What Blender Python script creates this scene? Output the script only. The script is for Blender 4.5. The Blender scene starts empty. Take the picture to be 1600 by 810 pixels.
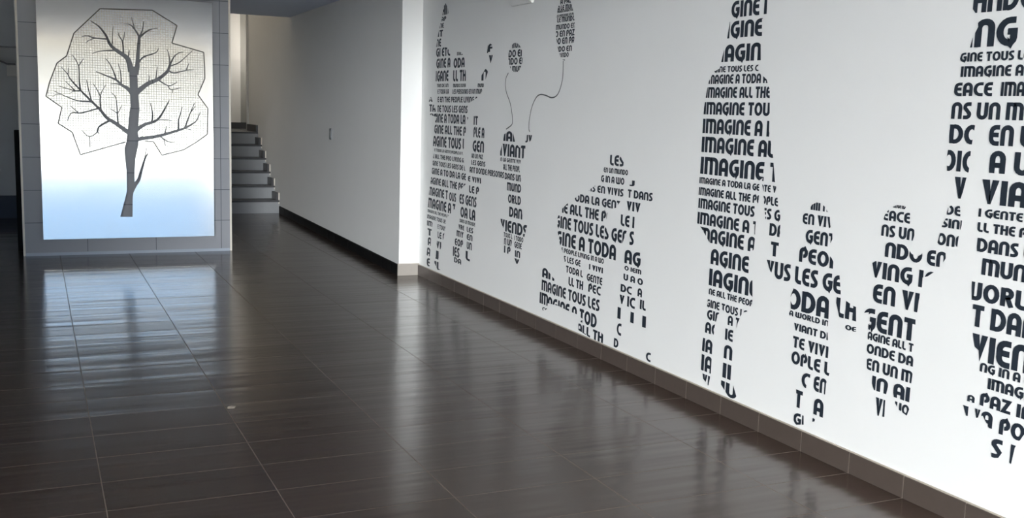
import bpy, bmesh, math, random
from mathutils import Vector, Matrix
from mathutils.geometry import tessellate_polygon, delaunay_2d_cdt

C = bpy.context.scene.collection
S = bpy.context.scene

# ------------------------------------------------------------------ camera
FPX, PITCH, YAW, ROLL, CAMH = 1626.16526, 0.140999815, 0.432724217, 0.0304168956, 1.43908308
_F = Vector((math.sin(YAW)*math.cos(PITCH), math.cos(YAW)*math.cos(PITCH), -math.sin(PITCH)))
_R0 = Vector((math.cos(YAW), -math.sin(YAW), 0)); _U0 = _R0.cross(_F)
_R = _R0*math.cos(ROLL) + _U0*math.sin(ROLL)
_U = -_R0*math.sin(ROLL) + _U0*math.cos(ROLL)
EYE = Vector((0, 0, CAMH))
cd = bpy.data.cameras.new('camera'); cam = bpy.data.objects.new('camera', cd); C.objects.link(cam)
cam.matrix_world = Matrix(((_R.x, _U.x, -_F.x, 0), (_R.y, _U.y, -_F.y, 0), (_R.z, _U.z, -_F.z, CAMH), (0, 0, 0, 1)))
cd.sensor_width = 36; cd.lens = FPX/1600*36; cd.clip_start = .05; cd.clip_end = 600
S.camera = cam

# ------------------------------------------------------------------ light and view
SKY_STRENGTH = 1.25
SKY_GLOW = 83.0            # boost of the sky towards the left, added to light the hall
EXPOSURE = 0.5
S.view_settings.view_transform = 'Standard'; S.view_settings.look = 'None'
S.view_settings.gamma = 1; S.view_settings.use_curve_mapping = False
S.view_settings.exposure = EXPOSURE
S.cycles.use_denoising = True
S.cycles.max_bounces = 10; S.cycles.diffuse_bounces = 6; S.cycles.glossy_bounces = 5
S.cycles.sample_clamp_indirect = 8
S.cycles.caustics_reflective = True

W = bpy.data.worlds.new('sky'); S.world = W; W.use_nodes = True
nt = W.node_tree; nt.nodes.clear()
wo = nt.nodes.new('ShaderNodeOutputWorld'); bg = nt.nodes.new('ShaderNodeBackground')
tc = nt.nodes.new('ShaderNodeTexCoord'); sx = nt.nodes.new('ShaderNodeSeparateXYZ')
rp = nt.nodes.new('ShaderNodeValToRGB')
nt.links.new(tc.outputs['Generated'], sx.inputs[0]); nt.links.new(sx.outputs['Z'], rp.inputs[0])
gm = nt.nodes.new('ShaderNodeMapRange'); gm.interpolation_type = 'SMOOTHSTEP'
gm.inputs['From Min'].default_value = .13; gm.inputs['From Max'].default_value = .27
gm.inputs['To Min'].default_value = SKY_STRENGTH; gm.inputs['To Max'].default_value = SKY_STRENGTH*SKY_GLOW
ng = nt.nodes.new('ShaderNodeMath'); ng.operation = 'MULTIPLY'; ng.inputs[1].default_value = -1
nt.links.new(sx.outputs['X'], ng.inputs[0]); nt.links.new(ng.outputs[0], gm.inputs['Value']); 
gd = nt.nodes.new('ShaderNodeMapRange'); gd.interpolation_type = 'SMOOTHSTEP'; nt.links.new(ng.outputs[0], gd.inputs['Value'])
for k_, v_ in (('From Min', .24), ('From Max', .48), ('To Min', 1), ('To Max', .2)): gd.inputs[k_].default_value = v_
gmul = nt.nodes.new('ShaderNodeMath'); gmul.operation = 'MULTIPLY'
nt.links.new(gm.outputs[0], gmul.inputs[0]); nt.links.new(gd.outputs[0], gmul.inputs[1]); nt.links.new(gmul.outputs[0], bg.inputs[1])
gf = nt.nodes.new('ShaderNodeMapRange'); gf.interpolation_type = 'SMOOTHSTEP'
gf.inputs['From Min'].default_value = .11; gf.inputs['From Max'].default_value = .17; nt.links.new(ng.outputs[0], gf.inputs['Value'])
gx = nt.nodes.new('ShaderNodeMix'); gx.data_type = 'RGBA'; gx.inputs[7].default_value = (.84, .87, .885, 1)
nt.links.new(gf.outputs[0], gx.inputs[0]); nt.links.new(rp.outputs[0], gx.inputs[6])
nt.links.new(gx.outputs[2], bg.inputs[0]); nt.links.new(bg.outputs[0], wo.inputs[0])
els = rp.color_ramp.elements
els[0].position = 0; els[0].color = (.46, .44, .38, 1)
els[1].position = 1; els[1].color = (.30, .48, .85, 1)
for p_, c_ in ((.060, (.52, .49, .415, 1)), (.076, (.70, 1.22, 1.95, 1)), (.25, (.60, 1.1, 1.8, 1))):
    e = els.new(p_); e.color = c_

XW, XB = 3.03, 3.018         # mural wall, face of its baseboard
YENT, XLEFT, ZC = -6.0, -3.0, 2.512
YFRONT, ZFRONT = -0.5, 3.25     # the front bay behind the camera is higher
YBAY, XBAY = 0.6, 5.4          # and wider on the right
YCOL, YPAN = 10.35, 10.25
pd = bpy.data.lights.new('entrance_portal', 'AREA'); po = bpy.data.objects.new('entrance_portal', pd); C.objects.link(po)
pd.shape = 'RECTANGLE'; pd.size = XBAY-XLEFT; pd.size_y = ZFRONT; pd.cycles.is_portal = True
po.location = ((XBAY+XLEFT)/2, YENT-.02, ZFRONT/2); po.rotation_euler = (math.pi/2, 0, 0)

# ------------------------------------------------------------------ pixel -> place (1600 x 810 frame)
def ray(x, y): return _R*((x-800)/FPX) - _U*((y-405)/FPX) + _F
def on(axis, val, x, y):
    d = ray(x, y); return EYE + d*((val-EYE[axis])/d[axis])
def wall_y_at(x, z, X):
    """distance along the wall X where height z is seen at image column x"""
    a = (x-800)/FPX; n = _R - _F*a          # n . (P - EYE) = 0
    return -(n.x*X + n.z*(z-CAMH))/n.y

# ------------------------------------------------------------------ materials
def mat(name, col, rough=.6, metal=0., spec=.5):
    m = bpy.data.materials.new(name); m.use_nodes = True
    b = m.node_tree.nodes['Principled BSDF']
    b.inputs['Base Color'].default_value = (*col, 1); b.inputs['Roughness'].default_value = rough
    b.inputs['Metallic'].default_value = metal; b.inputs['Specular IOR Level'].default_value = spec
    return m
def N(m, t, **k):
    n = m.node_tree.nodes.new(t)
    for a, v in k.items(): setattr(n, a, v)
    return n
def L(m, a, b): m.node_tree.links.new(a, b)
def noisy(m, scale=8, amt=.06, bump=0, bscale=60):
    nd = m.node_tree.nodes; b = nd['Principled BSDF']; c = tuple(b.inputs['Base Color'].default_value)
    t = N(m, 'ShaderNodeTexCoord'); n = N(m, 'ShaderNodeTexNoise'); n.inputs['Scale'].default_value = scale
    n.inputs['Detail'].default_value = 4
    mx = N(m, 'ShaderNodeMix', data_type='RGBA')
    mx.inputs[6].default_value = tuple(x*(1-amt) for x in c[:3])+(1,)
    mx.inputs[7].default_value = tuple(min(1, x*(1+amt)) for x in c[:3])+(1,)
    L(m, t.outputs['Object'], n.inputs['Vector']); L(m, n.outputs['Fac'], mx.inputs[0]); L(m, mx.outputs[2], b.inputs['Base Color'])
    if bump:
        n2 = N(m, 'ShaderNodeTexNoise'); n2.inputs['Scale'].default_value = bscale; n2.inputs['Detail'].default_value = 3
        bp = N(m, 'ShaderNodeBump'); bp.inputs['Strength'].default_value = bump; bp.inputs['Distance'].default_value = .01
        L(m, t.outputs['Object'], n2.inputs['Vector']); L(m, n2.outputs['Fac'], bp.inputs['Height']); L(m, bp.outputs[0], b.inputs['Normal'])
    return m

def tile_mat(name, col, grout, w, h, off, swap=None, mortar=.0022, rough=.3, spec=.5, tilt=.0, var=.08, wave=0.):
    """rectangular tiles w x h laid on a straight grid; each tile leans by a hair"""
    m = mat(name, col, rough, spec=spec); b = m.node_tree.nodes['Principled BSDF']
    t = N(m, 'ShaderNodeTexCoord'); mp = N(m, 'ShaderNodeMapping'); L(m, t.outputs['Object'], mp.inputs[0])
    mp.inputs['Location'].default_value = (-off[0], -off[1], 0)
    src = mp.outputs[0]
    if swap == 'XZ':
        s = N(m, 'ShaderNodeSeparateXYZ'); c = N(m, 'ShaderNodeCombineXYZ'); L(m, t.outputs['Object'], s.inputs[0])
        L(m, s.outputs['X'], c.inputs['X']); L(m, s.outputs['Z'], c.inputs['Y']); L(m, c.outputs[0], mp.inputs[0])
    br = N(m, 'ShaderNodeTexBrick', offset=0., squash=1.)
    br.inputs['Scale'].default_value = 1; br.inputs['Brick Width'].default_value = w; br.inputs['Row Height'].default_value = h
    br.inputs['Mortar Size'].default_value = mortar; br.inputs['Mortar Smooth'].default_value = .1
    L(m, src, br.inputs['Vector'])
    dv = N(m, 'ShaderNodeVectorMath', operation='DIVIDE'); dv.inputs[1].default_value = (w, h, 1); L(m, src, dv.inputs[0])
    fl = N(m, 'ShaderNodeVectorMath', operation='FLOOR'); L(m, dv.outputs[0], fl.inputs[0])
    wn = N(m, 'ShaderNodeTexWhiteNoise', noise_dimensions='2D'); L(m, fl.outputs[0], wn.inputs['Vector'])
    no = N(m, 'ShaderNodeTexNoise'); no.inputs['Scale'].default_value = 5; no.inputs['Detail'].default_value = 6; L(m, src, no.inputs['Vector'])
    ad = N(m, 'ShaderNodeMath', operation='ADD'); L(m, wn.outputs['Value'], ad.inputs[0]); L(m, no.outputs['Fac'], ad.inputs[1])
    mr = N(m, 'ShaderNodeMapRange'); mr.inputs['From Max'].default_value = 2; mr.inputs['To Min'].default_value = 1-var; mr.inputs['To Max'].default_value = 1+var
    L(m, ad.outputs[0], mr.inputs['Value'])
    sc = N(m, 'ShaderNodeVectorMath', operation='SCALE'); sc.inputs[0].default_value = col; L(m, mr.outputs[0], sc.inputs['Scale'])
    mx = N(m, 'ShaderNodeMix', data_type='RGBA'); L(m, br.outputs['Fac'], mx.inputs[0]); L(m, sc.outputs[0], mx.inputs[6]); mx.inputs[7].default_value = (*grout, 1)
    L(m, mx.outputs[2], b.inputs['Base Color'])
    rr = N(m, 'ShaderNodeMix', data_type='FLOAT'); L(m, br.outputs['Fac'], rr.inputs[0]); rr.inputs[2].default_value = rough; rr.inputs[3].default_value = .8
    L(m, rr.outputs[0], b.inputs['Roughness'])
    if tilt or wave:
        sb = N(m, 'ShaderNodeVectorMath', operation='SUBTRACT'); L(m, wn.outputs['Color'], sb.inputs[0]); sb.inputs[1].default_value = (.5, .5, .5)
        ml = N(m, 'ShaderNodeVectorMath', operation='MULTIPLY'); L(m, sb.outputs[0], ml.inputs[0]); ml.inputs[1].default_value = (tilt*.35, tilt, 0)
        bp = N(m, 'ShaderNodeBump'); bp.inputs['Strength'].default_value = 1; bp.inputs['Distance'].default_value = wave
        m2 = N(m, 'ShaderNodeMapping'); m2.inputs['Scale'].default_value = (.35, 7, 1); L(m, t.outputs['Object'], m2.inputs[0])
        n3 = N(m, 'ShaderNodeTexNoise'); n3.inputs['Scale'].default_value = 1; n3.inputs['Detail'].default_value = 2; L(m, m2.outputs[0], n3.inputs['Vector'])
        L(m, n3.outputs['Fac'], bp.inputs['Height'])
        a2 = N(m, 'ShaderNodeVectorMath', operation='ADD'); L(m, bp.outputs[0], a2.inputs[0]); L(m, ml.outputs[0], a2.inputs[1])
        nn = N(m, 'ShaderNodeVectorMath', operation='NORMALIZE'); L(m, a2.outputs[0], nn.inputs[0]); L(m, nn.outputs[0], b.inputs['Normal'])
    return m

M_floor = tile_mat('floor_tiles', (.050, .032, .024), (.13, .105, .088), .6, .3, (.196, .168), rough=.18, tilt=.012, var=.12, wave=.004)
M_wall = noisy(mat('white_wall_paint', (.85, .85, .835), .75, spec=.25), 3, .015, .04, 90)
M_ceil = noisy(mat('ceiling_paint', (.78, .85, 1.0), .8, spec=.2), 3, .02)
M_dwall = noisy(mat('grey_wall_paint', (.66, .69, .72), .7), 3, .03)
M_column = tile_mat('column_tiles', (.31, .32, .345), (.10, .11, .13), .606, .298, (.221, .005), swap='XZ', mortar=.003, rough=.38, var=.06)
M_base = noisy(mat('brown_skirting_tile', (.080, .062, .052), .35), 20, .12)
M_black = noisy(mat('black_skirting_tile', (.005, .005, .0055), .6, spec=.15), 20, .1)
M_grout = mat('skirting_grout', (.42, .37, .31), .8)
M_trimw = mat('pale_edge_trim', (.86, .80, .70), .4)
M_vinyl = noisy(mat('navy_vinyl_lettering', (.020, .028, .040), .55, spec=.3), 30, .08)
M_string = noisy(mat('grey_vinyl_string', (.10, .11, .11), .6), 30, .05)
M_steel = mat('brushed_steel', (.80, .79, .765), .12, 1.)
M_line = mat('engraved_line', (.50, .47, .41), .4, .6)
M_outl = mat('engraved_outline', (.07, .07, .065), .5)
M_step = noisy(mat('grey_stair_tile', (.30, .31, .32), .4), 12, .06)
M_nose = noisy(mat('dark_stair_nosing', (.05, .05, .055), .4), 12, .06)
M_plast = noisy(mat('white_plastic', (.62, .62, .61), .4), 20, .02)
M_pave = noisy(mat('pale_paving', (.62, .58, .50), .8), 2, .1)
M_navy = noisy(mat('navy_skirting', (.03, .045, .08), .5), 8, .1)

# steel: fine upright brushing
m = M_steel; b = m.node_tree.nodes['Principled BSDF']
t = N(m, 'ShaderNodeTexCoord'); mp = N(m, 'ShaderNodeMapping'); mp.inputs['Scale'].default_value = (1.3, 1, 2.2); L(m, t.outputs['Object'], mp.inputs[0])
n = N(m, 'ShaderNodeTexNoise'); n.inputs['Scale'].default_value = 1.5; n.inputs['Detail'].default_value = 2; L(m, mp.outputs[0], n.inputs['Vector'])
bp = N(m, 'ShaderNodeBump'); bp.inputs['Strength'].default_value = .5; bp.inputs['Distance'].default_value = .0015
L(m, n.outputs['Fac'], bp.inputs['Height']); L(m, bp.outputs[0], b.inputs['Normal'])

# ------------------------------------------------------------------ object helpers
def box(bm, lo, hi, bev=0., mi=0):
    vs = [bm.verts.new((x, y, z)) for x in (lo[0], hi[0]) for y in (lo[1], hi[1]) for z in (lo[2], hi[2])]
    fs = [bm.faces.new([vs[i] for i in q]) for q in ((0, 1, 3, 2), (4, 6, 7, 5), (0, 4, 5, 1), (2, 3, 7, 6), (0, 2, 6, 4), (1, 5, 7, 3))]
    for f in fs: f.material_index = mi
    if bev:
        es = list({e for f in fs for e in f.edges})
        r = bmesh.ops.bevel(bm, geom=es, offset=bev, segments=2, affect='EDGES', clamp_overlap=True)
        for f in r['faces']: f.material_index = mi
    return fs
def obj(name, bm, mats, parent=None, loc=None, recalc=True):
    if recalc: bmesh.ops.recalc_face_normals(bm, faces=bm.faces[:])
    me = bpy.data.meshes.new(name); base = parent.location if parent is not None and parent.parent is None else None
    origin = Vector(loc) if loc is not None else (Vector(world_origin(parent)) if parent is not None else Vector((0, 0, 0)))
    for v in bm.verts: v.co -= origin
    bm.to_mesh(me); bm.free()
    for q in (mats if isinstance(mats, (list, tuple)) else [mats]): me.materials.append(q)
    o = bpy.data.objects.new(name, me); C.objects.link(o)
    if parent is not None: o.parent = parent
    else: o.location = origin
    return o
def world_origin(o):
    p = Vector((0, 0, 0))
    while o is not None: p += o.location; o = o.parent
    return p
def struct(name, bm, mats):
    o = obj(name, bm, mats); o['kind'] = 'structure'; return o
def tag(o, label, cat, group=None):
    o['label'] = label; o['category'] = cat
    if group: o['group'] = group
    return o
def thing(name, loc, label, cat, group=None):
    o = bpy.data.objects.new(name, None); C.objects.link(o); o.location = loc; o.empty_display_size = .1
    return tag(o, label, cat, group)
def one(lo, hi, bev=0.):
    bm = bmesh.new(); box(bm, lo, hi, bev); return bm
def prism(pts, z0, z1):
    bm = bmesh.new(); a = [bm.verts.new((x, y, z0)) for x, y in pts]; c = [bm.verts.new((x, y, z1)) for x, y in pts]
    bm.faces.new(a); bm.faces.new(c); k = len(pts)
    for i in range(k): bm.faces.new((a[i], a[(i+1) % k], c[(i+1) % k], c[i]))
    return bm

# ------------------------------------------------------------------ the setting
YST, TREAD, RISER = 13.87, .29, .172
YLAND = YST + 5*TREAD; ZLAND = 6*RISER
XSL = 1.25                                      # left side of the stair
bm = bmesh.new(); box(bm, (XLEFT-.2, YENT, -.2), (3.6, YST+.1, 0)); box(bm, (3.6, YENT, -.2), (XBAY+.2, YBAY, 0))
struct('floor', bm, M_floor)
bm = bmesh.new(); box(bm, (-120, -15, -.3), (120, YENT-.002, -.03)); box(bm, (-120, -260, -.3), (120, -15, -.12), 0, 1); box(bm, (-120, YENT, -.3), (XLEFT-.202, 60, -.03))
struct('ground', bm, [M_pave, noisy(mat('sandy_road', (.045, .042, .035), .9), 1, .08)])
bm = bmesh.new(); box(bm, (XLEFT-.2, YBAY, ZC), (3.6, 13.19, ZC+.8));  box(bm, (XLEFT-.2, 13.19, ZC), (XSL, 13.75, ZC+.8))
struct('ceiling', bm, M_ceil)
struct('ceiling_front', one((XLEFT-.2, YENT, ZFRONT), (XBAY+.2, YBAY, ZFRONT+.2)), M_wall)
# mural wall and the thicker wall behind it
struct('wall_right', one((XW, YBAY, 0), (3.6, 8.5, ZC+.01)), M_wall)
XR0, XR1 = 2.848, 2.97
struct('wall_recess', prism([(XR0, 8.5), (3.6, 8.5), (3.6, YST), (XR1, YST)], 0, 5.2), M_wall)
struct('wall_flight', one((XR1, YST, 0), (3.6, 16.05, 5.2)), M_wall)
bm = bmesh.new(); box(bm, (XBAY, YENT, 0), (XBAY+.2, YBAY, ZFRONT)); box(bm, (3.6, YBAY, 0), (XBAY+.2, YBAY+.2, ZFRONT))
struct('wall_bay', bm, M_wall)
struct('wall_left', one((XLEFT-.2, YENT, 0), (XLEFT, 13.7, ZFRONT)), M_wall)
struct('wall_back', one((XLEFT-.2, 13.7, 0), (XSL-.12, 13.9, 5.2)), M_dwall)
struct('wall_stair', one((XSL-.12, 13.2, 0), (XSL, 17.6, 5.2)), M_wall)
bm = bmesh.new(); box(bm, (XSL-.1, 17.2, 0), (3.6, 17.4, 5.2)); box(bm, (XSL-.1, 17.08, ZLAND), (3.037, 17.2, 5.2), .004)
box(bm, (3.45, 16.05, 0), (3.6, 17.2, 5.2))
struct('wall_landing', bm, M_wall)
bm = bmesh.new(); box(bm, (XSL-.12, 13.0, ZC+.79), (3.6, 13.19, 5.2)); box(bm, (XSL-.12, 13.0, 5.2), (3.6, 17.6, 5.3))
struct('wall_bulkhead', bm, M_wall)
struct('trim_1', one((XR1-.032, 16.03, ZLAND), (XR1+.01, 16.06, 5.1), .002), M_plast)
# hall on the far left: the under side of another flight
bm = bmesh.new(); box(bm, (XLEFT, 13.25, 1.995), (XSL-.12, 13.7, ZC))
struct('trim_2', bm, M_dwall)
bm = bmesh.new()
pa = [on(1, 13.5, *q) for q in ((-160, 28), (12, 99), (24, 99.5), (24, 101.5), (12, 101.5), (-160, 31))]
va = [bm.verts.new((p.x, 13.45, p.z)) for p in pa]; vb = [bm.verts.new((p.x, 13.7, p.z)) for p in pa]
bm.faces.new(va); bm.faces.new(vb)
for i in range(6): bm.faces.new((va[i], va[(i+1) % 6], vb[(i+1) % 6], vb[i]))
struct('trim_3', bm, M_nose)
p0, p1 = on(1, 13.6, 11, 119), on(1, 13.6, 27, 102)
struct('trim_4', one((p0.x, 13.6, p0.z), (p1.x, 13.7, p1.z), .005), M_wall)
struct('baseboard_back', one((XLEFT, 13.68, 0), (XSL-.13, 13.7, .27), .003), M_navy)

def skirting(name, x0, x1, y0, y1, h, step, mats, first):
    """tiles along a wall from (x0,y0) to (x1,y1) with open joints and a pale bead of grout on top"""
    bm = bmesh.new(); y = first; cuts = [y0]
    while y < y1:
        if y > y0+.02: cuts.append(y)
        y += step
    cuts.append(y1)
    fx = lambda yy: x0+(x1-x0)*(yy-y0)/(y1-y0)
    for a, c in zip(cuts, cuts[1:]):
        b_ = bmesh.new(); box(b_, (0, a+.0014, 0), (.0125, c-.0014, h), .001)
        for v in b_.verts: v.co.x += fx(v.co.y)
        me = bpy.data.meshes.new('t'); b_.to_mesh(me); b_.free(); bm.from_mesh(me); bpy.data.meshes.remove(me)
    n0 = len(bm.faces)
    f = box(bm, (0, y0, 0), (.0105, y1, h-.001), 0, 1) + box(bm, (.0025, y0, h-.001), (.0135, y1, h+.004), 0, 1)
    for v in {v for q in f for v in q.verts}: v.co.x += fx(v.co.y)+.0015
    return struct(name, bm, mats)
skirting('baseboard_right', XB, XB, YBAY, 8.5-.012, .09, .2965, [M_base, M_grout], 2.866-.2965*8)
skirting('baseboard_recess', XR0-.012, XR1-.012, 8.5, YST-.01, .092, .3, [M_black, M_black], 8.7)
bm = bmesh.new(); box(bm, (XR0-.012, 8.487, 0), (XB+.012, 8.4995, .1), .001); box(bm, (XR0-.012, 8.487, .1), (XB+.012, 8.4995, .104), 0, 1)
struct('baseboard_corner', bm, [noisy(mat('pale_skirting_tile', (.30, .27, .24), .4), 20, .08), M_grout])
bm = bmesh.new(); box(bm, (XSL, 17.065, ZLAND), (3.042, 17.08, ZLAND+.1), .002); box(bm, (3.045, 17.175, ZLAND), (3.45, 17.19, ZLAND+.1), .002)
box(bm, (XR1-.03, YLAND+.01, ZLAND), (XR1, 16.03, ZLAND+.1), .002)
struct('baseboard_landing', bm, M_nose)
struct('floor_landing', one((XR1, 16.051, ZLAND-.2), (3.449, 17.199, ZLAND)), M_nose)
struct('recess_shade_strip', one((3.045, 17.17, ZLAND+.1), (3.16, 17.198, 5.1), .003), noisy(mat('recess_shade_grey', (.36, .36, .34), .6), 6, .04))  # grey paint stands in for the shade in the landing recess

# ------------------------------------------------------------------ staircase
st = thing('staircase', (2.1, YST, 0), 'grey tiled staircase of six steps rising behind the tiled column', 'stairs')
for k in range(6):
    y0 = YST + k*TREAD; z0 = k*RISER; z1 = z0+RISER
    bm = bmesh.new(); yb = y0+TREAD if k < 5 else 17.06
    box(bm, (XSL+.004, y0, z0), (XR1-.004, yb, z1-.022))
    s_ = obj('step', bm, M_step, st)
    bm = bmesh.new(); box(bm, (XSL+.004, y0-.018, z1-.024), (XR1-.004, yb+(.012 if k < 5 else 0), z1), .003)
    obj('tread', bm, M_nose, s_)
    if k < 5:
        bm = bmesh.new(); box(bm, (XR1-.046, y0+.012, z1), (XR1-.016, y0+TREAD-.001, z1+.1), .002)
        sk = obj('skirting', bm, M_nose, s_)
        bm = bmesh.new(); box(bm, (XR1-.016, y0-.002, z1-.05), (XR1-.003, y0+.016, z1+.1), .001)
        obj('edge_strip', bm, M_trimw, sk)

# lamp over the stair (above the frame)
lamp = thing('ceiling_lamp', (2.0, 15.9, 5.2), 'round white lamp on the high stairwell ceiling', 'lamp')
bm = bmesh.new(); bmesh.ops.create_cone(bm, cap_ends=True, segments=32, radius1=.17, radius2=.2, depth=.06, matrix=Matrix.Translation((2.0, 15.9, 5.165)))
gl = mat('lamp_glass', (.9, .85, .75), .4); gb = gl.node_tree.nodes['Principled BSDF']
gb.inputs['Emission Color'].default_value = (1, .84, .66, 1); gb.inputs['Emission Strength'].default_value = 17
obj('diffuser', bm, gl, lamp)
bm = bmesh.new(); bmesh.ops.create_cone(bm, cap_ends=True, segments=32, radius1=.22, radius2=.22, depth=.02, matrix=Matrix.Translation((2.0, 15.9, 5.19)))
obj('backplate', bm, M_plast, lamp)

# unseen lamp added round the landing corner to brighten its back wall
wl = thing('fill_lamp', (3.449, 16.6, 2.2), 'added unseen fill lamp round the corner at the top of the stairs', 'lamp')
bm = bmesh.new(); bmesh.ops.create_cone(bm, cap_ends=True, segments=32, radius1=.05, radius2=.06, depth=.26, matrix=Matrix.Translation((3.36, 16.6, 2.3)))
g2 = mat('fill_lamp_glass', (.9, .88, .82), .4); gb = g2.node_tree.nodes['Principled BSDF']
gb.inputs['Emission Color'].default_value = (1, .93, .84, 1); gb.inputs['Emission Strength'].default_value = 17
obj('shade', bm, g2, wl)
bm = one((3.42, 16.54, 2.2), (3.449, 16.66, 2.4), .004); box(bm, (3.36, 16.59, 2.16), (3.43, 16.61, 2.18)); box(bm, (3.33, 16.57, 2.16), (3.39, 16.63, 2.172))
obj('bracket', bm, M_plast, wl)

# ------------------------------------------------------------------ tiled column
XC0, XC1 = -.108, 1.748
col_ = thing('tiled_column', ((XC0+XC1)/2, YCOL, 0), 'wide blue-grey tiled column standing in the dark hall behind the metal tree panel', 'column')
obj('shaft', one((XC0+.004, YCOL, 0), (XC1-.004, YCOL+.5, ZC)), M_column, col_)
for xa in (XC0, XC1-.018):
    obj('edge_trim', one((xa, YCOL-.006, 0), (xa+.018, YCOL+.012, ZC-.001), .003), M_trimw, col_)
obj('plinth', one((XC0+.02, YCOL-.008, 0), (XC1-.02, YCOL, .028), .002), noisy(mat('pale_plinth', (.40, .45, .52), .4), 10, .05), col_)
q = on(1, 10.9, 24.5, 203)  # plain black slab forms the narrow dark strip left of the column
bd = tag(obj('black_slab', one((XC0-.05, 10.9, 0), (.25, 10.94, q.z), .004), M_black, None, (0.05, 10.92, 0)),
         'narrow black slab filling the dark strip behind the left edge of the tiled column', 'board')

# ------------------------------------------------------------------ tree panel
PA = on(1, YPAN, 69, 373); PB = on(1, YPAN, 334.6, 4.5)
x0p, x1p, z0p, z1p = on(1, YPAN, 68.0, 373).x, on(1, YPAN, 335.0, 368).x, on(1, YPAN, 335, 369).z, PB.z
TREE = [  # (polyline of x, y) , width at start, width at end  -- pixels on the panel
 ([(205,112),(201,95),(194.8,87.4),(179.5,77),(170.7,67.4),(165.9,56),(154.7,41.7),(141.8,33)],11,1.6),
 ([(167.5,61),(148,59.4),(137,56),(128,57)],3,1.3), ([(148,59.7),(138.6,63.4),(133.8,67.4)],2,1),
 ([(178,78.6),(162.7,79.4),(151.5,81),(144,84)],2.6,1), ([(175.5,69),(175.8,53),(177,41)],2.2,1),
 ([(193,86),(191.6,65.8),(186,56),(186,51)],3.4,1), ([(191.6,66),(194,56),(194.8,49.7)],2.2,1), ([(200.4,92),(202,78.6)],2.6,1.3),
 ([(211,116),(214.3,104),(214.9,96.3),(216.5,72.2),(217.6,56)],11,4), ([(217.6,57),(209,44),(202.8,38.5),(193.2,37)],3.6,1),
 ([(210.9,47),(207.6,35),(205.2,27)],2,1), ([(219,56),(222.9,45),(224.5,33)],3,1.2), ([(218,58.5),(228,50),(236.5,45.7),(247,44)],3.6,1.2),
 ([(216.5,98),(224.5,89),(243,82.6),(248,75.4)],3.6,1.3),
 ([(212,146),(219,140),(231.5,130.7),(247,123.8),(260.8,112.6),(263.8,106.7),(266.2,99.5)],10,3.6),
 ([(266,101),(271.8,89),(279.8,82.6),(287,81.5)],3.2,1), ([(265.5,101),(263.8,85),(260.6,77)],2.6,1),
 ([(265,104),(270,102),(279.8,97.9),(292.7,86.6),(300.7,79.4)],3,1), ([(262,109.5),(271.8,114),(291,110),(303,109)],3.2,1), ([(291,110),(293,104),(295,99.5)],2.2,1),
 ([(232.5,128),(233.3,118.7)],2.4,1), ([(243.5,124),(244.6,115),(245.8,104.3)],2.8,1),
 ([(246,124),(262.6,134),(273,130.7),(276.4,127.6)],2.8,1), ([(262.6,134),(266,139.4),(275,139),(283.3,136.8)],2.2,1), ([(269.5,139.5),(269.5,146)],1.8,1.2),
 ([(213,203),(226.3,194.7),(245.3,187.8),(257.4,170.5),(264.3,156.7)],8,1.5), ([(237.5,190),(238.4,177.4),(235,161)],3.2,1.3), ([(246,188),(258,187.4),(267.8,188.6)],1.8,1),
 ([(211,218.5),(222,216.6),(247,212.8),(278,204),(289.4,199.9),(300.6,193.8),(307.5,187.8),(312.7,175.7)],8,1.1),
 ([(279,203.5),(279,188.6),(282,178),(284.7,167)],3.6,1.1), ([(289,200),(297,177.4),(304,161)],3.2,1), ([(297,177.4),(305,166)],1.8,1), ([(258,208.5),(260,197.3)],2.6,1),
 ([(249,212.5),(262.6,221.5),(273,223)],2.4,1), ([(255.7,217),(259,229)],2.2,1), ([(288,201),(298.9,203)],1.7,1),
 ([(206,145),(199,138),(189.6,132.5),(181,124.7),(165,118),(149.9,111.7)],8,1.2), ([(181.5,125),(178.6,115),(172.3,101),(165,91.5)],3.2,1), ([(189.5,133),(188.7,115),(185,99.5)],2.8,1), ([(189,132.8),(180,131),(172.3,131.6)],2.4,1),
 ([(206,211),(200,206.8),(181,193),(167,184.3),(156.8,172),(143,158.4),(125.7,141),(110,123.8),(105.8,116),(96,105)],9,1.1), ([(106.4,117),(106.5,106)],1.6,1),
 ([(125.7,141),(124,128),(122.6,102.7),(113,85.8)],3.4,1), ([(122.8,103),(130.6,91.5)],2.2,1), ([(125,142),(117,142),(105,138.5),(92.8,135)],3,1), ([(117,141.5),(102.3,127.3)],2.2,1), ([(117,142.5),(110,144.6)],1.4,.8),
 ([(143,159),(122,157.5),(106.7,152.3),(84,142)],3.4,1), ([(96,147.3),(88,147.5),(81.6,151.5)],1.6,1), ([(143,158),(137.8,137.6),(135,123.8)],2.8,1),
 ([(157.6,173),(156.8,149.7),(165.4,132.5)],3.4,1), ([(156.6,150),(151,139),(144.7,129.9)],2.2,1), ([(154,170),(149.9,170.5),(127.4,176.5),(111.8,176.5),(105,189.5)],3.4,1.3), ([(122,176),(110,165.3)],1.8,1),
 ([(172,188),(155,198),(151.6,206.8),(139.5,213.7),(127.4,203.3)],4.2,1), ([(139.5,213.5),(141.2,231)],2.2,1), ([(153,206),(154.6,210)],1.6,1),
 ([(184.8,195),(183.5,177.4),(181,153),(174,145.4)],3,1), ([(183.6,178),(187.5,171),(190.5,163.6)],2,1), ([(183,177),(172.3,169.6)],1.7,1),
 ([(203,303),(211,289),(216.5,281.5),(220,270),(224,256),(227,247),(231,240)],9,2), ([(225.5,250),(227.5,240),(228.7,231)],2,.9), ([(222.5,259),(225,257)],2.5,1.5),
]
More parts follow.
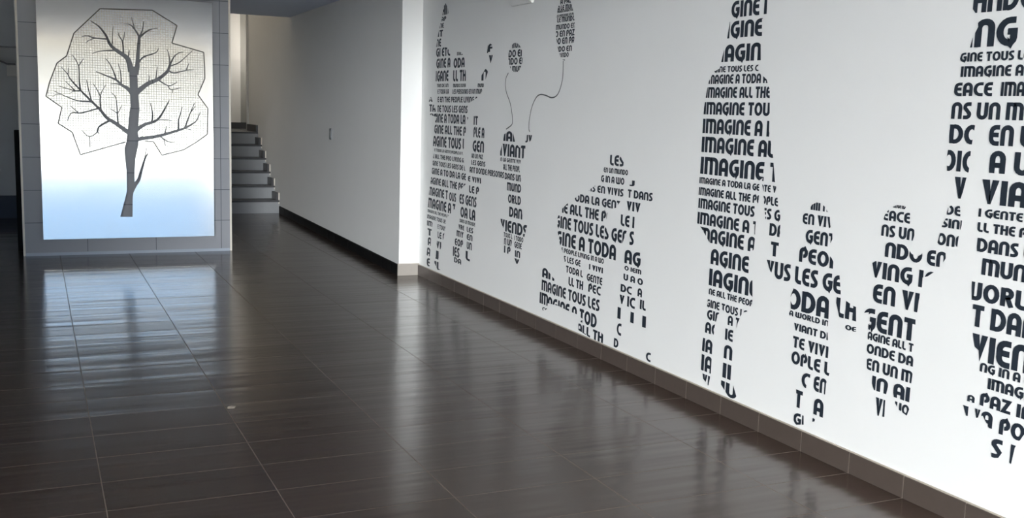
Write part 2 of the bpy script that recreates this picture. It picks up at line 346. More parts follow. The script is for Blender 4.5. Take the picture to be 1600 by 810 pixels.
TRUNK = [(188,339),(195.4,311),(198.5,298.5),(197.8,267),(195.4,246),(194.3,233),(197.8,220.6),(199.5,206.8),(201,187.8),(203.8,167),(203,144.6),(202,113.5),(204,104),(214,104),
         (214.5,113.5),(216,144.6),(217.6,170.5),(216,201.6),(215.5,208),(216.5,213.7),(216,227.5),(211.6,248),(210,270),(210.5,290),(209,298.5),(207.4,307.8),(207,339)]
CROWN = [(156.3,13.6),(115.4,52),(104,87.4),(88.9,98.7),(77.6,128),(71.75,150.6),(96.6,167.9),(90.8,193),(112.7,206.8),(125.7,242),(196.5,222),(199,210),(216,210),(226.3,220.6),(240,222),(253,242.7),
         (286.8,234.4),(307.5,222),(324,210),(324.8,169.6),(309.2,148),(320,123),(319.6,104),(318.3,81.8),(268.6,67.4),(276.6,40),(246,21),(238,16)]

def taper(pts, w0, w1):
    """outline of a tapering stroke, smoothed through its points"""
    P = [Vector(p) for p in pts]; Q = []
    for i in range(len(P)-1):
        a = P[max(i-1, 0)]; b_ = P[i]; c = P[i+1]; d = P[min(i+2, len(P)-1)]
        for k in range(4):
            t_ = k/4; Q.append(.5*((2*b_)+(c-a)*t_+(2*a-5*b_+4*c-d)*t_*t_+(3*b_-a-3*c+d)*t_**3))
    Q.append(P[-1]); n_ = len(Q); Lf = []; Rt = []
    for i, q_ in enumerate(Q):
        d = (Q[min(i+1, n_-1)]-Q[max(i-1, 0)]).normalized(); nrm = Vector((-d.y, d.x)); w_ = (w0+(w1-w0)*(i/(n_-1))**.6)/2
        Lf.append(q_+nrm*w_); Rt.append(q_-nrm*w_)
    return Lf, Rt
quads = []
for pts, w0, w1 in TREE:
    a, c = taper(pts, w0, w1)
    for i in range(len(a)-1): quads.append([a[i], a[i+1], c[i+1], c[i]])
tris_tr = tessellate_polygon([[Vector((x, y, 0)) for x, y in TRUNK]])
quads += [[Vector(TRUNK[i]) for i in tr] for tr in tris_tr]
def inside(p, poly):
    r = False; j = len(poly)-1
    for i in range(len(poly)):
        xi, yi = poly[i]; xj, yj = poly[j]
        if (yi > p[1]) != (yj > p[1]) and p[0] < (xj-xi)*(p[1]-yi)/(yj-yi)+xi: r = not r
        j = i
    return r
def panel2d(p): w_ = on(1, YPAN, p[0], p[1]); return Vector((w_.x, w_.z))
V2 = [Vector((x0p, z0p)), Vector((x1p, z0p)), Vector((x1p, z1p)), Vector((x0p, z1p))]; F2 = [[0, 1, 2, 3]]
for q_ in quads:
    k = len(V2); pp = [panel2d(v) for v in q_]
    ar = sum(pp[i].x*pp[(i+1) % len(pp)].y-pp[(i+1) % len(pp)].x*pp[i].y for i in range(len(pp)))
    if ar < 0: pp.reverse()
    V2 += pp; F2.append(list(range(k, k+len(pp))))
ov, oe, of, _, _, forig = delaunay_2d_cdt(V2, [], F2, 1, 1e-5)
art = thing('tree_panel', ((x0p+x1p)/2, YPAN, z0p), 'tall brushed steel panel with a bare tree cut out, mounted on the tiled column', 'artwork')
bs = bmesh.new(); bt = bmesh.new()
sv = {}; tv = {}
def bv(bm, d, i, y):
    if (i, y) not in d: d[(i, y)] = bm.verts.new((ov[i].x, y, ov[i].y))
    return d[(i, y)]
TH = .004; edges = {}
cx = Vector((0, CAMH)); kb = (YCOL-.010)/YPAN
for f, og in zip(of, forig):
    if any(g > 0 for g in og):
        # seen through the sheet: the tile standing behind it
        vs = []
        for i in f:
            if i not in tv: tv[i] = bt.verts.new((ov[i].x*kb, YCOL-.010, CAMH+(ov[i].y-CAMH)*kb))
            vs.append(tv[i])
        bt.faces.new(vs)
    elif 0 in og:
        bs.faces.new([bv(bs, sv, i, YPAN) for i in f]); bs.faces.new([bv(bs, sv, i, YPAN+TH) for i in reversed(f)])
        for a, c in zip(f, f[1:]+f[:1]):
            if (c, a) in edges: edges.pop((c, a))
            else: edges[(a, c)] = 1
for a, c in edges: bs.faces.new([bv(bs, sv, i, y) for i, y in ((c, YPAN), (a, YPAN), (a, YPAN+TH), (c, YPAN+TH))])
sheet = obj('steel_sheet', bs, M_steel, art)
tm = obj('tree_cutout', bt, M_column, art)
tm['label'] = 'tree shape showing the grey tiles through the sheet'
bm = bmesh.new()
for a, c in (((x0p, z0p), (x0p+.004, z1p)), ((x1p-.004, z0p), (x1p, z1p)), ((x0p+.004, z0p), (x1p-.004, z0p+.004)), ((x0p+.004, z1p-.004), (x1p-.004, z1p))):
    box(bm, (a[0], YPAN+TH, a[1]), (c[0], YCOL-.0095, c[1]))
obj('edge_return', bm, M_steel, art)
for xx in (x0p+.05, x1p-.05):
    for zz in (z0p+.06, z1p-.06):
        bm = bmesh.new(); bmesh.ops.create_cone(bm, cap_ends=True, segments=16, radius1=.012, radius2=.012, depth=YCOL-.009-YPAN-TH, matrix=Matrix.Translation((xx, (YCOL-.009+YPAN+TH)/2, zz)) @ Matrix.Rotation(math.pi/2, 4, 'X'))
        obj('standoff', bm, M_trimw, art)
# engraved net in the crown
bm = bmesh.new(); crown = [tuple(panel2d(p)) for p in CROWN]
tq = [[tuple(panel2d(v)) for v in q_] for q_ in quads]; tb = [(min(p[0] for p in q_), max(p[0] for p in q_), min(p[1] for p in q_), max(p[1] for p in q_)) for q_ in tq]
def free(p):
    if not inside(p, crown): return False
    for q_, b_ in zip(tq, tb):
        if b_[0]-.006 < p[0] < b_[1]+.006 and b_[2]-.006 < p[1] < b_[3]+.006 and inside(p, q_): return False
    return True
def strip(bm, a, c, w_, y):
    a = Vector(a); c = Vector(c); d = (c-a).normalized(); n_ = Vector((-d.y, d.x))*w_/2
    bm.faces.new([bm.verts.new((p.x, y, p.y)) for p in (a+n_, a-n_, c-n_, c+n_)])
PITCHM, LW = .0218, .0034; sub = PITCHM/2
zlo, zhi = min(p[1] for p in crown), max(p[1] for p in crown); xlo, xhi = min(p[0] for p in crown), max(p[0] for p in crown)
for hor in (0, 1):
    a0, a1, b0, b1 = (zlo, zhi, xlo, xhi) if hor else (xlo, xhi, zlo, zhi)
    k = a0
    while k < a1:
        u = b0; run = None
        while u <= b1+sub:
            p = (u+sub/2, k) if hor else (k, u+sub/2)
            if u < b1 and free(p):
                if run is None: run = u
            elif run is not None:
                strip(bm, (run, k) if hor else (k, run), (u, k) if hor else (k, u), LW, YPAN-.0006); run = None
            u += sub
        k += PITCHM
obj('net_pattern', bm, M_line, art)
bm = bmesh.new()
for i in range(len(CROWN)):
    if i in (10, 11, 12): continue
    strip(bm, crown[i], crown[(i+1) % len(crown)], .0095, YPAN-.0009)
obj('crown_outline', bm, M_outl, art)

# ------------------------------------------------------------------ lettering
def arc(cx_, cy, rx, ry, a0, a1, n_=7):
    return [(cx_+rx*math.cos(math.radians(a0+(a1-a0)*i/n_)), cy+ry*math.sin(math.radians(a0+(a1-a0)*i/n_))) for i in range(n_+1)]
h_ = .1; HW = .114          # heavy strokes
def G(w, *paths): return (w, paths)
FONT = {
 'A': G(.62, [(.1,0)]+arc(.31,.64,.21,.26,180,0,8)+[(.52,0)], [(.2,.36),(.42,.36)]),
 'B': G(.58, [(.1,0),(.1,1)], [(.2,.9)]+arc(.3,.72,.17,.18,90,-90)+[(.2,.54)], [(.2,.54)]+arc(.3,.32,.2,.22,90,-90)+[(.2,.1)]),
 'C': G(.62, [(.62,.9)]+arc(.42,.5,.32,.4,90,270,10)+[(.62,.1)]),
 'D': G(.68, [(.1,0),(.1,1)], [(.2,.9)]+arc(.26,.5,.32,.4,90,-90,10)+[(.2,.1)]),
 'E': G(.52, [(.52,.9)]+arc(.34,.66,.24,.24,90,180,4)+arc(.34,.34,.24,.24,180,270,4)+[(.52,.1)], [(.2,.52),(.48,.52)]),
 'F': G(.52, [(.52,.9)]+arc(.34,.66,.24,.24,90,180,4)+[(.1,0)], [(.2,.5),(.48,.5)]),
 'G': G(.66, [(.6,.9)]+arc(.42,.5,.32,.4,90,270,10)+arc(.42,.28,.14,.18,-90,0,3)+[(.56,.5),(.36,.5)]),
 'H': G(.62, [(.1,0),(.1,1)], [(.52,0),(.52,1)], [(.2,.52),(.42,.52)]),
 'I': G(.22, [(.11,0),(.11,1)]),
 'J': G(.42, [(.32,1)]+arc(.14,.28,.18,.18,0,-90,4)+[(0,.1)]),
 'L': G(.46, [(.1,1)]+arc(.3,.3,.2,.2,180,270,4)+[(.46,.1)]),
 'M': G(.96, [(.1,0),(.1,.9)]+arc(.32,.68,.16,.22,90,0,5)+[(.48,0)], [(.4,.9)]+arc(.68,.66,.18,.24,90,0,5)+[(.86,0)]),
 'N': G(.64, [(.1,0)]+arc(.3,.68,.2,.22,180,90,4)+arc(.34,.68,.2,.22,90,0,5)+[(.54,0)]),
 'O': G(.74, arc(.37,.5,.27,.4,0,360,18)),
 'P': G(.56, [(.1,0),(.1,.66)]+arc(.3,.7,.2,.2,180,90,3)+arc(.3,.66,.17,.24,90,-90,6)+[(.26,.42)]),
 'R': G(.6, [(.1,0),(.1,1)], [(.2,.9)]+arc(.3,.7,.17,.2,90,-90,6)+[(.2,.5)], [(.3,.5),(.5,0)]),
 'S': G(.5, [(.48,.9)]+arc(.3,.72,.2,.18,90,200,5)+[(.25,.5)]+arc(.2,.28,.2,.18,20,-90,5)+[(.02,.1)]),
 'T': G(.56, [(0,.9),(.56,.9)], [(.28,.8),(.28,0)]),
 'U': G(.64, [(.1,1)]+arc(.32,.34,.22,.24,180,360,8)+[(.54,1)]),
 'V': G(.62, 'V'),
 'W': G(.94, [(.1,1)]+arc(.28,.3,.18,.2,180,270,4)+[(.47,.1)], [(.47,1),(.47,.1)], [(.47,.1)]+arc(.66,.3,.18,.2,270,360,4)+[(.84,1)]),
 'Y': G(.6, [(.1,1),(.3,.5)], [(.5,1),(.3,.5),(.3,0)]),
 'Z': G(.56, [(.02,.9),(.44,.9),(.1,.1),(.56,.1)]),
}
def thick(path, hw):
    P = [Vector(p) for p in path]; closed = (P[0]-P[-1]).length < 1e-6; n_ = len(P); A = []; B = []
    for i in range(n_):
        if closed: d0 = P[i]-P[i-1 if i else n_-2]; d1 = P[(i+1) if i < n_-1 else 1]-P[i]
        else: d0 = P[i]-P[i-1] if i else P[1]-P[0]; d1 = P[i+1]-P[i] if i < n_-1 else d0
        d0 = d0.normalized(); d1 = d1.normalized(); nrm = Vector((-(d0+d1).y, (d0+d1).x))
        nrm = nrm.normalized() if nrm.length > 1e-6 else Vector((-d0.y, d0.x))
        k = hw/max(.5, nrm.dot(Vector((-d0.y, d0.x))))
        A.append(P[i]+nrm*k); B.append(P[i]-nrm*k)
    return [[A[i], B[i], B[i+1], A[i+1]] for i in range(n_-1)]
GQ = {}
for ch, (w_, paths) in FONT.items():
    if paths[0] == 'V': qs = [[(0,1),(.28,1),(.37,.0),(.26,0)], [(.38,1),(.62,1),(.37,0),(.28,.2)]]
    else: qs = [[tuple(v) for v in q_] for p_ in paths for q_ in thick(p_, HW)]
    GQ[ch] = (w_, [[(x, y) for x, y in q_] for q_ in qs])
GAP, SPACE = .085, .28
def text_quads(txt):
    x = 0; out = []; word = 0
    for i, ch in enumerate(txt):
        if ch == ' ': x += SPACE; word += 1; continue
        w_, qs = GQ[ch]
        for q_ in qs: out.append((word, [(x+a, b_) for a, b_ in q_]))
        x += w_+GAP
    return out, x-GAP
def area(p): return .5*sum(p[i][0]*p[(i+1) % len(p)][1]-p[(i+1) % len(p)][0]*p[i][1] for i in range(len(p)))
def clip_convex(poly, tri):
    out = poly
    for i in range(len(tri)):
        ax, ay = tri[i]; bx, by = tri[(i+1) % len(tri)]; inp = out; out = []
        if not inp: return []
        sd_ = [(bx-ax)*(p[1]-ay)-(by-ay)*(p[0]-ax) for p in inp]
        for k in range(len(inp)):
            p, q_ = inp[k], inp[(k+1) % len(inp)]; s0, s1 = sd_[k], sd_[(k+1) % len(inp)]
            if s0 >= 0: out.append(p)
            if (s0 >= 0) != (s1 >= 0):
                t_ = s0/(s0-s1); out.append((p[0]+(q_[0]-p[0])*t_, p[1]+(q_[1]-p[1])*t_))
    return out
XD = XW-.0012                       # face of the vinyl
def wall2d(x, y): p = on(0, XW, x, y); return (-p.y, p.z)
def tri_ccw(poly):
    V_ = [Vector((x, y, 0)) for x, y in poly]; r = []
    for t_ in tessellate_polygon([V_]):
        tt = [tuple(poly[i]) for i in t_]
        if area(tt) < 0: tt.reverse()
        if abs(area(tt)) > 1e-9: r.append(tt)
    return r
def clusters(polys):
    """a word that the outline cuts apart: each far piece by itself"""
    bb = [(min(p[0] for p in q_), max(p[0] for p in q_), min(p[1] for p in q_), max(p[1] for p in q_)) for q_ in polys]; left = list(range(len(polys))); out = []
    while left:
        grp = [left.pop(0)]; k = 0
        while k < len(grp):
            a = bb[grp[k]]; k += 1
            for j in left[:]:
                c = bb[j]; g = math.hypot(max(0, a[0]-c[1], c[0]-a[1]), max(0, a[2]-c[3], c[2]-a[3]))
                if g <= max(.019, .48*max(a[1]-a[0], a[3]-a[2], c[1]-c[0], c[3]-c[2])): grp.append(j); left.remove(j)
        out.append([polys[i] for i in grp])
    return out
def decal(name, label, cat, group, rows, sil=None, strings=(), part='word'):
    """rows: (text, x left, x right, y of the base at the left, y of the cap at the left), pixels on the mural wall"""
    tris = tri_ccw([wall2d(*p) for p in sil]) if sil else None
    tbx = [(min(p[0] for p in t_), max(p[0] for p in t_), min(p[1] for p in t_), max(p[1] for p in t_)) for t_ in tris] if tris else None
    parts = []; lo = [9, 9, -99]
    for txt, xl, xr, yb, yt in rows:
        u0, z0 = wall2d(xl, yb); z1 = wall2d(xl, yt)[1]; u1 = -wall_y_at(xr, z0, XW)
        qs, wt = text_quads(txt); sx_, sz = (u1-u0)/wt, z1-z0; words = {}
        for wi, q_ in qs:
            res = words.setdefault(wi, [])
            p = [(u0+a*sx_, z0+b_*sz) for a, b_ in q_]
            if area(p) < 0: p.reverse()
            if not tris: res.append(p); continue
            bx = (min(a for a, _ in p), max(a for a, _ in p), min(b_ for _, b_ in p), max(b_ for _, b_ in p))
            for t_, tb_ in zip(tris, tbx):
                if bx[1] < tb_[0] or bx[0] > tb_[1] or bx[3] < tb_[2] or bx[2] > tb_[3]: continue
                r = clip_convex(p, t_)
                if len(r) > 2 and abs(area(r)) > 1e-8: res.append(r)
        for w_ in words.values(): parts += clusters(w_)
    allp = [p for r in parts for q_ in r for p in q_]
    um = (min(p[0] for p in allp)+max(p[0] for p in allp))/2; zm = min(p[1] for p in allp)
    root = thing(name, (XW, -um, zm), label, cat, group); print('DECAL', label, len(parts))
    for res in parts:
        bm = bmesh.new()
        for p in res: bm.faces.new([bm.verts.new((XD, -a, b_)) for a, b_ in p])
        obj(part, bm, M_vinyl, root, recalc=False)
    for s_ in strings:
        bm = bmesh.new(); P = [Vector(wall2d(*p)) for p in s_]; Q = []
        for i in range(len(P)-1):
            a = P[max(i-1, 0)]; b_ = P[i]; c = P[i+1]; d = P[min(i+2, len(P)-1)]
            for k in range(5):
                t_ = k/5; Q.append(.5*((2*b_)+(c-a)*t_+(2*a-5*b_+4*c-d)*t_*t_+(3*b_-a-3*c+d)*t_**3))
        Q.append(P[-1])
        for q_ in thick([tuple(v) for v in Q], .0042): bm.faces.new([bm.verts.new((XD, -v.x, v.y)) for v in q_])
        obj('string', bm, M_string, root, recalc=False)
    return root
def cropf(x0, y0, s):
    return lambda rows: [(t_, x0+a/s, x0+b_/s, y0+c/s, y0+d/s) for t_, a, b_, c, d in rows]
GP = 'word silhouettes of people on the white wall'

# woman in the middle of the wall
r = cropf(1070, 0, 3.681)([('GINE I',268,472,103,10),('IGINE',240,445,222,128),('IAGIN',205,437,358,262),('GINE TOUS LES C',168,425,418,384),('MAGINE A TODA A',138,476,484,432),
    ('IMAGINE ALL THE',122,492,563,503),('IMAGINE TOU',110,488,658,588),('IMAGINE A I',103,486,766,683)])
r += cropf(1070, 200, 3.681)([('IMAGINE AL',97,512,138,50),('IMAGINE T',90,540,263,165),('IMAGINE A TODA LA GENTE V',84,527,318,282),('IMAGINE ALL THE PEOPLE',80,537,385,340),('IMAGINE TOUS LES G',79,548,460,403),
    ('IMAGINE A T',73,425,550,482),('DA',487,570,618,547),('MAGINE A',85,405,648,568),('T',493,537,735,653),('AGINE',150,367,782,693)])
r += cropf(1070, 410, 3.52)([('IAGINE',133,400,125,32),('NE ALL THE PEOP',133,374,176,142),('GINE TOUS LES',118,362,243,200),('GIN',123,196,311,258),('A T',237,303,344,290),('AG',113,180,386,325),('IE',222,264,425,362),
    ('IA',96,150,487,413),('N',216,259,527,450),('IA',90,150,592,503),('II',208,252,632,550),('VI',95,136,668,610),('IU',198,282,722,648)])
WOMAN = [(1143,20),(1146,-12),(1200,-12),(1198,24),(1191,30),(1191,58),(1189,70),(1189,97),(1184,104),(1186,112),(1198,124),(1203,140),(1203,172),(1202,205),(1208,243),(1211,282),(1214,298),(1216,318),
         (1220,340),(1219,368),(1216,402),(1203,404),(1201,370),(1196,340),(1193,300),(1191,285),(1192,278),(1187,282),(1186,310),(1182,340),(1180,362),(1180,372),(1178,390),(1170,400),(1176,440),(1176,470),(1173,486),(1160,489),(1153,505),(1146,540),(1143,592),(1152,624),(1148,630),
         (1137,618),(1125,598),(1130,560),(1132,530),(1136,496),(1130,484),(1122,492),(1117,510),(1113,545),(1111,585),(1107,603),(1096,588),(1095,570),(1096,548),(1101,515),(1104,490),(1106,470),(1107,440),(1110,410),(1110,381),(1096,356),(1089,349),(1092,305),(1096,235),
         (1099,178),(1104,146),(1108,127),(1116,112),(1125,107),(1127,98),(1133,72),(1137,58)]
decal('woman_decal', 'tall woman silhouette of navy words with long hair, arm lowered to a child', 'wall decal', GP, r, WOMAN)

# child holding her hand
r = cropf(1190, 300, 4.5)([('AIII N',325,470,122,66),('EN VIV',290,500,222,148),('GENT',310,515,356,262),('PEOI',265,502,490,385),('VUS LES GE',30,557,592,475)])
r += [('ODA',1228.5,1295,480.5,448.5),('LH',1306,1338,494,464),('OE',1321,1338,515,507)]
r += cropf(1190, 460, 3.681)([('A WORLD IN',160,386,122,90),('VIANT DI',186,384,205,163),('TE VIVI',180,382,303,238),('OPLE L',172,392,395,322),('C',230,275,532,445),('EN',300,372,553,466),('T',190,232,645,545),('A',300,352,690,592),('GI',183,245,745,675),('I',293,305,742,712)])
CH1 = [(1264,331),(1269,320),(1276,316.5),(1284,318),(1291,325),(1297,340),(1297.5,352),(1301,362),(1301,374),(1296,384),(1291,392),(1300,404),(1312,430),(1314,457),(1322,470),(1333,478),(1338,480),(1338,519),(1320,517),(1312,497),(1306,468),(1303,456),(1296,462),(1295,496),(1293,515),(1295,545),(1297,582),(1291,600),(1287,645),(1287,656),(1268,660),(1271,600),(1262,588),(1256,640),(1256,664),(1240,664),(1241,645),(1245,630),(1244,600),(1250,585),(1237,575),(1237,500),(1233,490),(1236,485),(1236,462),(1240,452),(1240,445),(1218,442),(1204,424),(1198,405),(1240,404),(1249,398),(1249,386),(1262,380),(1258,370),(1253,352),(1254,334)]
decal('child_decal', 'small child silhouette of navy words standing between the woman and the second child', 'wall decal', GP, r, CH1)

# second child, arm raised to the man
r = cropf(1330, 300, 4.5)([('MUND',300,385,112,62),('EACE',222,414,196,124),('NS UN',213,444,308,226),('NDO',238,496,456,350),('EN',533,670,512,404),('VING IO',138,610,596,480),('EN VI',153,472,772,642)])
r += cropf(1330, 460, 4.05)([('GENT',72,402,212,78),('AGINE ALL T',104,392,285,234),('ONDE DA',98,390,370,308),('EN UN M',94,386,472,400),('IN AI',130,368,602,512),('VI',150,214,762,648),('UO',276,365,742,676)])
CH2 = [(1379,350),(1383,336),(1391,325),(1402,320.5),(1414,322),(1422,330),(1423,346),(1429,352),(1429,368),(1426,378),(1418,384),(1424,396),(1432,402),(1440,398),(1446,388),(1460,384),(1478,396),(1478,404),(1472,414),(1462,424),(1450,432),(1442,434),(1441,447),(1436,470),(1434,485),(1431,500),(1430,530),(1427,580),(1424,600),(1421,640),(1417,650),(1404,640),(1398,628),(1395,606),(1389,600),(1384,620),(1382,652),(1368,650),(1364,640),(1370,625),(1363,600),(1362,585),(1355,578),(1355,545),(1357,520),(1358,488),(1346,490),(1350,478),(1364,472),(1363,440),(1355,432),(1362,412),(1372,406),(1383,402),(1383,378),(1377,368)]
decal('child_decal', 'small child silhouette of navy words reaching up to the man at the right', 'wall decal', GP, r, CH2)

# man at the right edge
r = cropf(1450, 0, 4.05)([('HNDO',285,690,84,-62),('ING IN',240,830,303,132),('GINE TOUS LES GE',203,800,393,336),('IMAGINE A TO',207,745,488,421),('EACE',166,406,608,525),('IMAGINE',460,800,608,520),('NS UN MUN',148,770,752,648)])
r += cropf(1450, 190, 4.05)([('DO',134,320,137,18),('EN UN',385,760,150,22),('OIO',85,305,308,178),('A UN',388,770,325,184),('VI',160,280,484,348),('VIAN',333,760,518,364),('DE',112,206,588,526),('I GENTE VI',320,700,602,549),('SINI',88,220,668,610),('LL THE PEO',314,735,696,636),('ONE',55,215,778,702)])
r += cropf(1450, 380, 4.5)([('DANS UN',345,830,57,-38),('MUND',378,790,222,106),('WORLD',240,810,382,255),('T DANS',306,860,580,428),('VIEND',300,860,812,628)])
r += cropf(1450, 540, 4.05)([('NG IN A WO',330,740,164,106),('IMAGINE',378,745,275,204),('A',250,294,352,308),('PAZ IN',330,660,378,295),('I',220,252,437,376),('V',293,328,462,396),('A',335,404,505,408),('POR',450,690,560,455),('S I',398,548,703,580)])
MAN = [(1520,-20),(1519,12),(1527,24),(1529,42),(1520,60),(1515,78),(1503,84),(1499,97),(1500,121),(1491,130),(1490,151),(1486,160),(1484,190),(1483.5,224),(1480,245),(1480,268),(1490,277),(1496,309),(1491,318),(1482,325),(1478,342),(1472,353),(1464,385),(1478,386),
       (1496,386),(1499,366),(1503,352),(1504,340),(1500,322),(1501,315),(1510,280),(1514,268),(1517,240),(1519,225),(1524,196),(1536,190),(1545,192),(1546,270),(1531,280),(1534,310),(1528,330),(1527,368),(1527,394),(1533,402),(1533,430),(1519,436),(1519,467),(1517,472),(1518,512),(1517,522),(1521,540),(1530,548),(1531,580),(1540,590),
       (1530,612),(1512,617),(1505,632),(1510,650),(1522,655),(1536,650),(1545,668),(1546,700),(1550,716),(1560,716),(1572,700),(1576,722),(1580,726),(1586,700),(1600,680),(1640,690),(1660,600),(1665,400),(1670,200),(1640,100),(1640,-20)]
decal('man_decal', 'tallest silhouette of the biggest navy words, a man holding the hand of the second child', 'wall decal', GP, r, MAN)

# crouching photographer and tripod
a2, a3, a4, a5, a6 = cropf(930, 230, 8.1), cropf(840, 320, 8.1), cropf(930, 320, 8.1), cropf(840, 410, 6.23), cropf(920, 410, 5.06)
r = a2([('LES',188,362,228,96),('EN UN MUNDO',110,415,318,254),('G IN A WO',76,368,437,353)])
r += [('NS EN VIVIS',919,974,298.5,287.5),('TODA LA GENT',892,970,313.5,301),('NE ALL THE PE',874,954,331.5,315.5),('GINE TOUS LES GEN',868,981,354.5,336),('GINE A TODA',869,962,381.3,360),('E PEOPLE LIVING',877,921,394,386.5),('IN A WO',923.5,943.5,407,399),
      ('S LES GE',881,907,409,399.5),('I VIVI',920.5,942,421,412.5),('TODA L',884.5,910.5,425.5,415),('GENTE',917,941,438.5,427),('LL TH',888.5,911,446,432.5),('PEC',919.5,938.5,455.8,442.5),('AN',847.5,866,433,418),('MAGINE TOUS LES',846.5,936.5,453.4,437),
      ('IM',843.3,856,473.5,456),('AGINE A TOD',856,932,482.5,463),('CO',847.5,856,485.5,479.5),('ALL TH',902,942,519.5,504.5)]
PHO = [(952,256),(953,243),(961,239.5),(969,244),(975,252),(974,261),(982,266),(982,276),(976,280),(975,292),(974,306),(970,314),(963,325),(950,328),(948,342),(945,352),(950,362),(957,355),(968,352),(981,358),(975,374),(972,382),(964,384),(963,410),(944,404),(943,430),(940,456),(938,485),(933,510),(943,524),(942,538),(922,528),(904,516),(904,503),
       (912,500),(903,492),(888,486),(872,478),(856,474),(855,484),(847,486),(842,476),(843,455),(846,436),(848,418),(852,418),(866,436),(886,446),(884,416),(881,400),(878,390),(875,381),(871.5,362),(871,342),(873,336),(876.5,332),(879,326),(888,317),(896,316),(897,311),(908,303),(920,299),(921,297),(936,286),(938,282),(942,270),(944,260)]
decal('photographer_decal', 'crouching silhouette of navy words with a rounded back beside a tripod', 'wall decal', GP, r, PHO)
r = [('J',984,991.5,290.5,281.5),('T DANS',981,1019.5,308.5,296),('VIV',979,1000.5,328.5,314),('LE I',970,991,352.5,335),('S',983.5,990,382.3,361),('AG',976,1000.5,411,389.5),('O IEM',976,1002,422,415),('U A O',974.5,1004.5,437.5,427.5),('DC',970,987,455.5,443.5),('A',996.5,1003,463,450),
     ('V',968,975.5,474,460),('IC',980,992,479,462.5),('IL',1000,1009,483,468),('I',964.8,969.5,497.5,479.5),('I',985,990,504,487),('I',1003.5,1009,511,493),('C',963.8,970.5,522.6,504),('D',959.3,966,542,528),('C',1009.5,1016.5,563.5,549.5)]
decal('tripod_decal', 'three-legged tripod silhouette of short navy words beside the crouching figure', 'wall decal', None, r)

# far group: cheering figure, girl, boy with balloons
n1, n2, n3, n4, n5 = cropf(660, 0, 8.1), cropf(660, 90, 8.1), cropf(660, 180, 9), cropf(660, 260, 9), cropf(660, 335, 9)
r = n1([('AIN',255,332,193,42),('AP',236,302,272,218),('NE',220,272,360,298),('IT',196,260,470,388),('NE',176,237,596,498),('GI ETC',176,354,722,614),('MES',440,514,702,656),('I',820,832,672,560),('F',835,890,660,556),('V',842,892,800,700)])
r += n2([('GINE A',178,354,136,18),('ODA',396,534,132,10),('IGANE',170,330,302,172),('LL TH',390,550,302,162),('TAN DE UN',183,330,377,334),('MUNDO DONA',390,550,377,334),('MUND',702,778,376,330),('E TODA LA',193,334,461,402),('LES PERSONAS EN UN MUN',381,755,461,402),
    ('E EN THE PEOPLE LIVING O',193,700,566,496),('A',82,128,560,500),('TA',88,168,685,594),('NE TOUS LES GENS',190,572,690,604),('NG',96,187,752,708),('N',750,825,292,150)])
r += n3([('GINE A TODA LA Y',172,660,102,-22),('GINE ALL THE P',168,612,255,134),('AGINE TOUS L',153,600,436,290),('E TODA LA GENTE PEOPLE A VI',170,575,510,468),('E ALL THE PEO LIVING A',150,585,606,544),('GINE TOUS LES GENS DE L',143,605,706,638)])
r += n4([('GINE A TO DA LA GE',132,615,106,18),('AGINE ALL THE PEO',112,618,246,148),('MAGINE T',92,357,402,283),('OUS',378,474,482,362),('MAGINE A T',80,466,577,438),('IMAGINE ALL THE PEOPLE LIVE',70,412,642,600),('IMAGINE TOUS LES',68,340,730,675)])
r += n5([('IM',66,142,156,84),('E TOUS',213,330,202,138),('T',73,132,290,194),('LE P',213,318,332,240),('A',78,126,432,318),('VI',193,264,470,368),('A',63,112,577,460),('I',182,228,622,504),('E',63,112,727,608),('IL',170,254,770,652)])
CHEER = [(691.5,24),(693.5,10),(696.5,5),(700,12),(700.8,20),(697.5,30),(693.8,42),(692.2,56),(689.5,73),(699,74.5),(703.5,82),(703.8,92),(708.5,92),(709.5,87),(714,81.5),(720,81.5),(725.5,87),(726.5,105),(728,112),(728,131.5),(746,131),(751.5,127),(752.5,118),(758.5,108),(762,98),(761,83),(762.5,71),(766,67),(771,73),(769.8,88),(766.5,100),
         (762.3,113),(759,124),(755.8,136),(751,149),(742,155.5),(731,162),(730.5,176),(729,182),(732,184),(729,194),(727.6,208),(726,228),(723,238),(725.5,258),(728,272),(728,288),(716,300),(712.5,313),(711,326),(705,333),(697,342),(695.8,357),(693.5,371),(689,388),(685,405),(688.5,422),(684,422),(678.5,410),(681,402),(682,386),(684,370),(684,350),
         (676,349),(675,357),(674,368),(673,384),(672,400),(671.5,416.5),(667,416.5),(666.8,398),(668.3,383),(668.6,370),(667,353),(667.5,341),(668.8,323),(670.4,303),(672.6,287),(674.8,271),(676,258),(677,245),(679,237),(676.6,227),(678.5,208),(680,190),(683,183),(672.5,180),(671,164),(670.4,158),(673.5,151),(676,158),(681,172),(683.5,175),(684,160),(683.8,140),(683,131),(681,127),(681.5,110),(682,92),(681.5,76),(682,72),(684.5,56),(687,44),(689.8,32)]
decal('cheering_figure_decal', 'leftmost silhouette of small navy words, both arms thrown up, next to the wall corner', 'wall decal', GP, r, CHEER)
r = n3([('IT',722,780,136,14),('PLE A',720,870,310,168),('GEN',708,864,510,354),('AN UN PAZ',693,850,602,538),('LES GENS',688,885,697,628)])
r += [('ANT DONDE PERSONAS',734,787.5,269.5,260.5)]
r += n4([('E VIVI',643,824,210,134),('LE P',658,795,370,268),('ES GENS',522,760,522,384),('OA LA',536,742,712,564),('DANS UN MONDE',526,742,786,736)])
r += n5([('VRE',508,588,206,138),('LES',626,714,246,174),('MY',483,578,306,224),('EN',626,704,356,274),('EOP',458,570,432,334),('UN',626,694,486,384),('IES',430,520,582,448),('L',610,668,642,512),('DA',448,545,672,600)])
